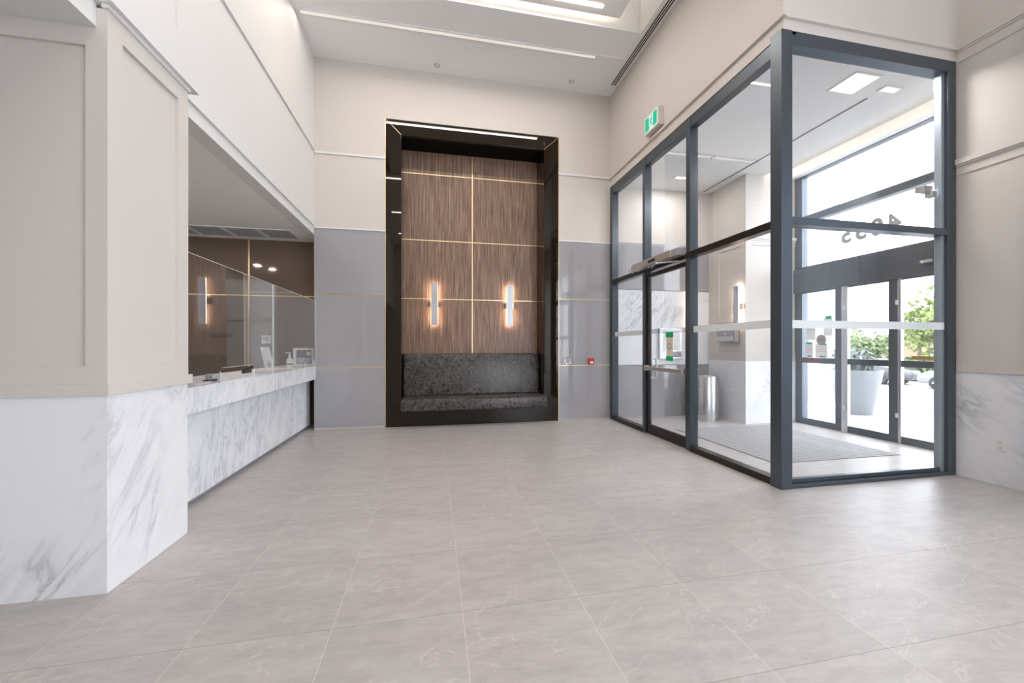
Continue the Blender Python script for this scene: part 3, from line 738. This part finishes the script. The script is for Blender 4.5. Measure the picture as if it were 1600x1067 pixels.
# ------------------------------------------------------------------ vestibule
VX, VY = 5.25, 5.77
b = MB().box(GX + 0.14, VX + 0.05, BW, BW + 0.14, 3.25, VC + 0.1).box(GX + 0.14, VX + 0.05, BW + 0.02, BW + 0.14, 0, 3.25)
wv = st(b.build('wall_vestibule_back', m_paint), 'grey and marble banded wall at the back of the vestibule', 'wall')
for z0, z1, m in ((0, 0.972, m_grey), (0.985, 2.37, m_marb_y), (2.385, 3.25, m_grey)):
    bx('cladding_panel', GX + 0.01, VX, BW, BW + 0.02, z0, z1, m, wv)
b = MB().box(VX, OX + 0.06, VY, BW + 0.14, 0, VC + 0.1)
st(b.build('wall_vestibule', m_paint), 'white pier wall inside the vestibule', 'wall')
b = MB()
for (y0, y1, z0, z1) in ((VY, 5.86, 1.07, 3.18), (6.40, BW, 1.07, 3.18), (5.86, 6.40, 3.07, 3.18), (5.86, 6.40, 1.07, 1.22)):
    b.box(VX - 0.014, VX, y0, y1, z0, z1)
b.box(VX - 0.014, OX, VY - 0.014, VY, 1.07, 1.22); b.box(VX - 0.014, OX, VY - 0.014, VY, 3.07, 3.18); b.box(VX - 0.014, 5.36, VY - 0.014, VY, 1.22, 3.07)
st(b.build('trim_16', m_paint))
st(MB().box(VX - 0.04, OX, VY - 0.04, BW, 3.18, 3.225).box(VX - 0.02, OX, VY - 0.02, BW, 3.155, 3.18).build('trim_17', m_white))
st(MB().box(VX - 0.02, VX, VY - 0.02, BW, 0, 1.07).box(VX, OX, VY - 0.02, VY, 0, 1.07).build('baseboard_vestibule', m_marb_x), 'marble dado on the vestibule pier', 'dado')
st(bx('ceiling_vestibule', GX + 0.13, 5.60, GY + 0.14, BW + 0.1, VC, VC + 0.1, m_ceil), 'flat white vestibule ceiling', 'ceiling')
st(MB().box(5.60, 5.62, GY + 0.14, VY, VC - 0.0, VC + 0.16).box(5.62, OX + 0.1, GY + 0.14, VY, VC + 0.14, VC + 0.2).box(OX - 0.12, OX + 0.1, GY + 0.14, VY, VC - 0.02, VC + 0.2).build('ceiling_cove', m_ceil), 'ceiling cove along the entrance glazing', 'ceiling')
tag(bx('cove_strip_light', 5.64, 5.67, 3.3, 5.7, VC + 0.12, VC + 0.138, m_cove), 'hidden warm cove light strip above entrance glazing', 'light')
st(bx('wall_vestibule_near', RX + 0.2, OX + 0.06, GY + 0.02, GY + 0.14, 0, VC + 0.3, m_white))
st(bx('trim_18', 5.045, 5.075, 3.72, 6.6, VC - 0.004, VC, M('slot_shadow_gap', (0.2, 0.2, 0.2), 0.6)), 'dark linear slot in the vestibule ceiling')

def sq_light(x0, x1, y0, y1, label, lens, es):
    t = thing('recessed_light', label, 'light', ((x0 + x1) / 2, (y0 + y1) / 2, VC))
    b = MB(); e = 0.022
    b.box(x0, x1, y0, y0 + e, VC - 0.01, VC).box(x0, x1, y1 - e, y1, VC - 0.01, VC).box(x0, x0 + e, y0 + e, y1 - e, VC - 0.01, VC).box(x1 - e, x1, y0 + e, y1 - e, VC - 0.01, VC)
    b.build('trim_ring', m_wplas, t)
    bx('lens', x0 + e, x1 - e, y0 + e, y1 - e, VC - 0.005, VC - 0.001, lens, t)
    lamp('recessed_light_source', ((x0 + x1) / 2, (y0 + y1) / 2, VC - 0.02), (0, 0, 0), x1 - x0, y1 - y0, es, (1, 0.95, 0.9))
m_l1 = emis('square_light_lens', (1, 0.98, 0.96), 1.6)
sq_light(4.45, 4.81, 3.37, 3.71, 'large square ceiling light nearest the corner glass', m_l1, 25)
sq_light(5.02, 5.27, 3.48, 3.60, 'small square downlight beside the large square light', emis('warm_lens', (1, 0.85, 0.7), 1.2), 8)
sq_light(4.12, 4.36, 6.05, 6.17, 'small square downlight near the back of the vestibule', emis('warm_lens_b', (1, 0.85, 0.7), 3.0), 12)
t = thing('smoke_detector', 'round white detector on the vestibule ceiling', 'smoke detector', (4.2, 5.2, VC))
MB().lathe((4.3, 5.35, VC), [(0, -0.03), (0.04, -0.03), (0.055, -0.012), (0.055, 0)], 24).build('cap', m_wplas, t, smooth=True)

# entrance mat grate
t = thing('entrance_grate', 'grey ribbed entrance mat set in the vestibule floor', 'mat', (4.7, 4.6, 0))
bx('tray', 3.78, 5.60, 3.74, 5.62, 0.0, 0.002, M('grate_tray', (0.10, 0.10, 0.11), 0.6), t)
b = MB()
k = 0; y = 3.745
while y < 5.60:
    b.box(3.79, 5.59, y, y + 0.024, 0.002, 0.008); y += 0.038
b.build('ribs', m_grate, t)

t = thing('trash_can', 'round brushed steel trash can in the vestibule', 'trash can', (4.87, 6.30, 0))
MB().lathe((4.87, 6.30, 0), [(0, 0.0), (0.215, 0.0), (0.215, 0.02), (0.225, 0.025), (0.225, 0.775), (0.22, 0.79), (0.19, 0.792)], 48).build('body', m_can, t, smooth=True)
MB().lathe((4.87, 6.30, 0), [(0.19, 0.792), (0.17, 0.78), (0.12, 0.72), (0.0, 0.70)], 48).build('top_opening', m_steel, t, smooth=True)
t = thing('wall_dispenser', 'grey box dispenser on the vestibule pier', 'dispenser', (VX, 6.1, 1.4))
MB().box(VX - 0.11, VX - 0.014, 5.90, 6.34, 1.40, 1.75).build('housing', m_gplas, t, 0.006)
MB().box(VX - 0.125, VX - 0.11, 5.92, 6.33, 1.42, 1.50).build('tray', m_steel, t, 0.003)
text('logo', 'x', 0.09, basis((VX - 0.1115, 6.13, 1.56), (0, -1, 0), (0, 0, 1)), m_wplas, t)
t = sconce(VX - 0.0005, 5.90, 2.02, 'lit wall sconce on the vestibule pier', (-1, 0), 0.72)
t = thing('directory_intercom', 'steel framed intercom directory panel on the marble band', 'intercom', (4.39, BW, 1.4))
MB().box(4.15, 4.63, BW - 0.06, BW, 1.09, 1.67).build('housing', m_steel, t, 0.005)
bx('display', 4.22, 4.56, BW - 0.064, BW - 0.06, 1.25, 1.62, m_wplas, t)
bx('keypad', 4.42, 4.60, BW - 0.066, BW - 0.06, 1.12, 1.23, m_gplas, t)

# ------------------------------------------------------------------ entrance glazing (outer)
YA, YZ = GY + 0.14, VY
w = sroot('window_4', 'dark framed glazing over the entrance doors', 'window', (OX, 4.5, 2.3))
b = MB()
b.box(OX, OX + 0.12, 5.63, YZ, 0, 4.3)
b.box(OX, OX + 0.12, YA, 3.42, 0, 4.3)
b.box(OX, OX + 0.12, YA, YZ, 4.25, 4.33)
b.box(OX, OX + 0.12, YA, YZ, 3.45, 3.56)
b.box(OX, OX + 0.12, YA, YZ, 2.62, 2.69)
b.build('mullion_frame', m_frame, w, 0.003)
MB().box(OX - 0.03, OX + 0.14, YA, YZ, 2.255, 2.66).build('header_box', m_frame, w, 0.004)
for z in (2.36, 2.46, 2.56): bx('seam_line', OX - 0.032, OX - 0.03, YA, YZ, z, z + 0.004, m_bplas, w)
pane(OX + 0.055, OX + 0.061, 3.41, 5.64, 2.68, 3.46, w); pane(OX + 0.055, OX + 0.061, 3.41, 5.64, 3.55, 4.26, w)
t = thing('motion_sensor', 'small motion sensor on the entrance door header', 'sensor', (OX - 0.03, 3.86, 2.4))
MB().box(OX - 0.07, OX - 0.033, 3.80, 3.92, 2.40, 2.44).build('body', m_gplas, t, 0.003)
bx('lens', OX - 0.074, OX - 0.07, 3.885, 3.905, 2.41, 2.43, m_wplas, t)
# street number, read from outside
num = thing('street_number', 'grey vinyl street number 4055 on the entrance transom', 'sign', (OX + 0.07, 4.6, 2.9))
m_num = M('grey_vinyl', (0.45, 0.46, 0.45), 0.5)
for i, ch in enumerate('4055'):
    yy = 4.30 + i * 0.215
    text('digit', ch, 0.33, basis((OX + 0.064, yy, 3.05), (0, 1, 0), (0, 0, 1)), m_num, num, 0.001, 1.0, 0.014)
leafs = [(4.96, 5.63), (4.20, 4.96), (3.42, 4.20)]
lbl = ['left entrance door leaf covered with notices', 'middle entrance door leaf in front of the planter', 'right entrance door leaf with automatic door sticker']
for i, (y0, y1) in enumerate(leafs):
    d = sroot('door_%d' % (i + 2), lbl[i], 'door', (OX, (y0 + y1) / 2, 0))
    b = MB(); s0, s1 = y0 + 0.012, y1
    gy0, gy1 = {0: (5.06, 5.63), 1: (4.32, 4.865), 2: (3.46, 4.165)}[i]
    b.box(OX, OX + 0.045, s0, gy0, 0.0, 2.255); b.box(OX, OX + 0.045, gy0, gy1, 0.0, 0.10)
    b.box(OX, OX + 0.045, gy0, gy1, 1.045, 1.135); b.box(OX, OX + 0.045, gy0, gy1, 2.235, 2.255)
    b.build('stile_frame', m_frame, d, 0.002)
    if gy1 < s1 - 0.02:
        MB().box(OX - 0.012, OX + 0.045, gy1, s1 - 0.004, 0.0, 2.255).build('edge_profile', m_steel, d, 0.002)
        for z in (0.35, 1.9): bx('pivot_cap', OX - 0.022, OX - 0.012, gy1 + 0.03, gy1 + 0.06, z, z + 0.06, m_wplas, d)
    pane(OX + 0.02, OX + 0.026, gy0, gy1, 0.10, 1.045, d); pane(OX + 0.02, OX + 0.026, gy0, gy1, 1.135, 2.235, d)
# notices on the left leaf
def notice(y0, y1, z0, z1, label, m=m_paper, tapes=(), lines=0, name='door_notice'):
    t = thing(name, label, 'notice', (OX, (y0 + y1) / 2, z0))
    bx('sheet', OX + 0.0165, OX + 0.018, y0, y1, z0, z1, m, t)
    for (a, b_, c, d_) in tapes: bx('tape', OX + 0.015, OX + 0.0165, a, b_, c, d_, m_green, t)
    for k in range(lines):
        z = z1 - 0.06 - k * 0.035
        bx('print_line', OX + 0.0155, OX + 0.0165, y0 + 0.02, y1 - 0.02, z, z + 0.008, M('pink_print', (0.6, 0.35, 0.42), 0.6), t)
    return t
notice(5.12, 5.26, 1.50, 1.78, 'upper right notice with green tape on left entrance leaf', tapes=((5.13, 5.23, 1.77, 1.82),), lines=1)
notice(5.40, 5.56, 1.43, 1.70, 'upper left white notice on left entrance leaf', lines=2)
notice(5.44, 5.59, 1.14, 1.39, 'lower left notice with green tape on left entrance leaf', tapes=((5.46, 5.56, 1.36, 1.40), (5.47, 5.54, 1.145, 1.17)), lines=4)
notice(5.20, 5.40, 1.14, 1.37, 'lower right notice with green tape on left entrance leaf', tapes=((5.22, 5.34, 1.345, 1.38), (5.23, 5.33, 1.145, 1.17)), lines=3)
t = thing('round_sticker', 'round grey sticker on the left entrance door leaf', 'sticker', (OX, 5.32, 1.43))
MB().lathe((OX + 0.013, 5.30, 1.435), [(0, 0), (0.085, 0), (0.085, 0.0015), (0, 0.0015)], 32, axis=0).build('disc', M('sticker_grey', (0.3, 0.31, 0.32), 0.5), t)
bx('print_line', OX + 0.012, OX + 0.013, 5.25, 5.35, 1.43, 1.445, m_red, t)
t = thing('rail_sticker', 'dark red lettered sticker strip on left leaf rail', 'sticker', (OX, 5.5, 1.09))
bx('strip', OX - 0.002, OX, 5.30, 5.62, 1.06, 1.125, M('maroon_vinyl', (0.18, 0.06, 0.08), 0.5), t)
t = thing('automatic_door_sticker', 'yellow automatic door sticker on the right entrance leaf', 'sticker', (OX, 3.8, 1.17))
bx('strip', OX + 0.0165, OX + 0.018, 3.47, 4.06, 1.15, 1.20, M('yellow_vinyl', (0.55, 0.43, 0.10), 0.5), t)
text('lettering', 'AUTOMATIC DOOR', 0.046, basis((OX + 0.015, 3.90, 1.176), (0, -1, 0), (0, 0, 1)), m_bplas, t)
text('lettering', 'STAND CLEAR', 0.046, basis((OX + 0.015, 3.60, 1.176), (0, -1, 0), (0, 0, 1)), m_bplas, t)

# ------------------------------------------------------------------ outside
me = MB()
me.v = [(OX + 0.12, -12, -0.02), (9.5, -12, -0.02), (14, -12, -0.8), (70, -12, -0.8), (OX + 0.12, 60, -0.02), (9.5, 60, -0.02), (14, 60, -0.8), (70, 60, -0.8)]
me.f = [(1, 2, 6, 5), (2, 3, 7, 6)]
o = me.build('ground', m_road); st(o, 'pale street beyond the entrance', 'street')
st(bx('ground_sidewalk', OX + 0.12, 9.5, -12, 60, -0.12, -0.02, m_pave), 'pale concrete sidewalk outside the doors', 'sidewalk')
st(bx('wall_column', 8.85, 9.45, 7.55, 9.6, -0.02, 8.5, m_conc), 'tall concrete column outside the entrance', 'column')
# planter
px_, py_ = 8.3, 6.33
t = thing('planter', 'large tapered planter with spiky leaves outside the doors', 'planter', (px_, py_, -0.02))
MB().lathe((px_, py_, -0.02), [(0, 0), (0.26, 0), (0.27, 0.01), (0.43, 0.86), (0.43, 0.88), (0.40, 0.88), (0.385, 0.80), (0, 0.80)], 40).build('pot', M('planter_grey', (0.2, 0.21, 0.22), 0.4), t, smooth=True)
b = MB()
for k in range(70):
    a = random.uniform(0, 2 * PI); r = random.uniform(0.2, 0.42); h = random.uniform(0.12, 0.45); w_ = 0.035
    base = Vector((px_ + random.uniform(-.25, .25), py_ + random.uniform(-.25, .25), 0.84))
    d = Vector((math.cos(a), math.sin(a), 0)); s_ = Vector((-d.y, d.x, 0)) * w_
    p0, p1, p2 = base, base + d * r * 0.5 + Vector((0, 0, h)), base + d * r + Vector((0, 0, h * 0.75))
    i = len(b.v); b.v += [tuple(p0 - s_ * .6), tuple(p0 + s_ * .6), tuple(p1 + s_), tuple(p1 - s_), tuple(p2)]
    b.f += [(i, i + 1, i + 2, i + 3), (i + 3, i + 2, i + 4)]
b.build('foliage', m_leaf3, t)

def raydir(px):
    a = math.radians(11.38); u = (px - 800) / 609.9
    return math.sin(a) + u * math.cos(a), math.cos(a) - u * math.sin(a)
def tree(px, dep, top, rad, label, m=m_leaf1):
    dx, dy = raydir(px); x, y = dx * dep, dy * dep
    t = thing('tree', label, 'tree', (x, y, -0.8), 'trees across the street')
    MB().tube([(x, y, -0.8), (x + .1, y, 0.6), (x, y + .1, top - rad)], 0.12, 8).build('trunk', m_bark, t)
    b = MB(); rr = random.Random(int(px))
    for k in range(900):
        while True:
            p = Vector((rr.uniform(-1, 1), rr.uniform(-1, 1), rr.uniform(-1, 1)))
            if p.length < 1: break
        p *= (0.75 + 0.35 * math.sin(p.x * 5 + px) * math.cos(p.z * 4))
        c = Vector((x + p.x * rad, y + p.y * rad, top - rad * 1.15 + p.z * rad * 1.25))
        s_ = 0.16 * rad / 1.5; n_ = Vector((rr.gauss(0, 1), rr.gauss(0, 1), rr.gauss(0, 1))).normalized()
        u = n_.orthogonal().normalized() * s_; w2 = n_.cross(u)
        i = len(b.v); b.v += [tuple(c - u), tuple(c + w2 * .6), tuple(c + u), tuple(c - w2 * .6)]; b.f.append((i, i + 1, i + 2, i + 3))
    b.build('crown', m, t)
tree(1462, 26, 5.2, 2.0, 'tallest pale green tree at the right of the doorway view')
tree(1436, 33, 4.4, 1.6, 'rounded green tree left of the tallest one')
tree(1352, 28, 2.6, 1.6, 'low leafy tree above the planter', m_leaf2)
tree(1318, 36, 3.4, 1.7, 'low leafy tree at the left of the middle leaf')
tree(1390, 40, 3.0, 1.4, 'small tree between the middle and right leaves', m_leaf2)
def hedge(pa, pb, dep, z1, label):
    (ax, ay), (bx_, by) = raydir(pa), raydir(pb)
    A = Vector((ax * dep, ay * dep, 0)); B = Vector((bx_ * dep, by * dep, 0)); rr = random.Random(int(pa))
    b = MB()
    for k in range(1500):
        c = A.lerp(B, rr.random()) + Vector((rr.uniform(0, .6), rr.uniform(0, .6), rr.uniform(-0.8, z1 * (0.8 + .2 * math.sin(k)))))
        n_ = Vector((rr.gauss(0, 1), rr.gauss(0, 1), rr.gauss(0, 1))).normalized(); u = n_.orthogonal().normalized() * .16; w2 = n_.cross(u)
        i = len(b.v); b.v += [tuple(c - u), tuple(c + w2 * .6), tuple(c + u), tuple(c - w2 * .6)]; b.f.append((i, i + 1, i + 2, i + 3))
    tag(b.build('hedge', m_leaf2), label, 'hedge')
hedge(1412, 1436, 24, 0.6, 'low clipped hedge left of the fence')
hedge(1440, 1490, 23, 0.75, 'bushy green hedge under the fence')
# fence
dx, dy = raydir(1452)
F = Vector((dx * 21, dy * 21, -0.8)); 
t = thing('fence', 'thin dark metal fence in front of the trees', 'fence', tuple(F))
b = MB()
for k in range(6):
    b.box(F.x - .02, F.x + .02, F.y - k * 1.2 - .02, F.y - k * 1.2 + .02, -0.8, 1.6)
b.build('post_row', m_bplas, t)
MB().box(F.x - .015, F.x + .015, F.y - 6, F.y, 1.55, 1.6).build('top_rail', m_bplas, t)
# building beyond
dx, dy = raydir(1460)
tag(bx('building', dx * 38, dx * 38 + 6, dy * 38 - 12, dy * 38 + 4, -0.8, 2.4, M('tan_brick', (0.42, 0.30, 0.2), 0.8)), 'low tan building behind the trees', 'building')
dx, dy = raydir(1385)
tag(bx('building', dx * 46, dx * 46 + 5, dy * 46 - 1, dy * 46 + 7, -0.8, 2.6, M('rose_brick', (0.45, 0.36, 0.36), 0.8)), 'pale pink building between the trees', 'building')
# cars
def car(x, y, z, col, label):
    """side-on to the street, nose towards +y"""
    t = thing('car', label, 'car', (x, y, z))
    prof = [(-3.4, 0.35), (-3.4, 0.75), (-3.0, 0.95), (-2.2, 1.05), (-1.6, 1.42), (-0.2, 1.45), (0.45, 1.0), (1.2, 0.88), (1.55, 0.7), (1.62, 0.45), (1.5, 0.28), (-3.3, 0.28)]
    b = MB(); b.prism([(y + p - 0.0, z + q) for p, q in prof], 0, x, x + 1.7)
    b.build('body', M('car_paint_' + col[0], col[1], 0.25, 0.3, coat=0.6), t, 0.08, True, 3)
    bx('side_window', x - 0.01, x + 1.71, y - 1.9, y - 0.1, z + 1.0, z + 1.34, m_bplas, t, 0.03)
    for yy in (0.75, -2.55):
        for xx in (x - 0.02, x + 1.52):
            wl = MB().lathe((xx, y + yy, z + 0.32), [(0.19, 0), (0.32, 0), (0.33, 0.03), (0.33, 0.17), (0.32, 0.2), (0.19, 0.2)], 32, axis=0).build('wheel', m_bplas, t, smooth=True)
            hb = MB().lathe((xx + 0.01, y + yy, z + 0.32), [(0, 0), (0.04, 0), (0.04, 0.17), (0, 0.17)], 16, axis=0)
            hb.lathe((xx + 0.01, y + yy, z + 0.32), [(0.19, 0), (0.215, 0), (0.215, 0.17), (0.19, 0.17)], 32, axis=0)
            for k in range(5):
                a = k * 2 * PI / 5; c, s_ = math.cos(a), math.sin(a)
                hb.prism([(y + yy + c * r - s_ * w3, z + 0.32 + s_ * r + c * w3) for r, w3 in ((0.03, .03), (0.2, .035), (0.2, -.035), (0.03, -.03))], 0, xx + 0.0, xx + 0.16)
            hb.build('rim', m_steel, wl)
    return t
dx, dy = raydir(1464)
k = 19.0
CXp, CYp = dx * k, dy * k
car(CXp, CYp - 0.75, -0.8, ('silver', (0.22, 0.23, 0.25)), 'silver car nose and front wheel behind the right leaf')
dx, dy = raydir(1402)
car(dx * 21, dy * 21 + 3.4, -0.8, ('dark', (0.05, 0.055, 0.065)), 'dark car half hidden by the planter')
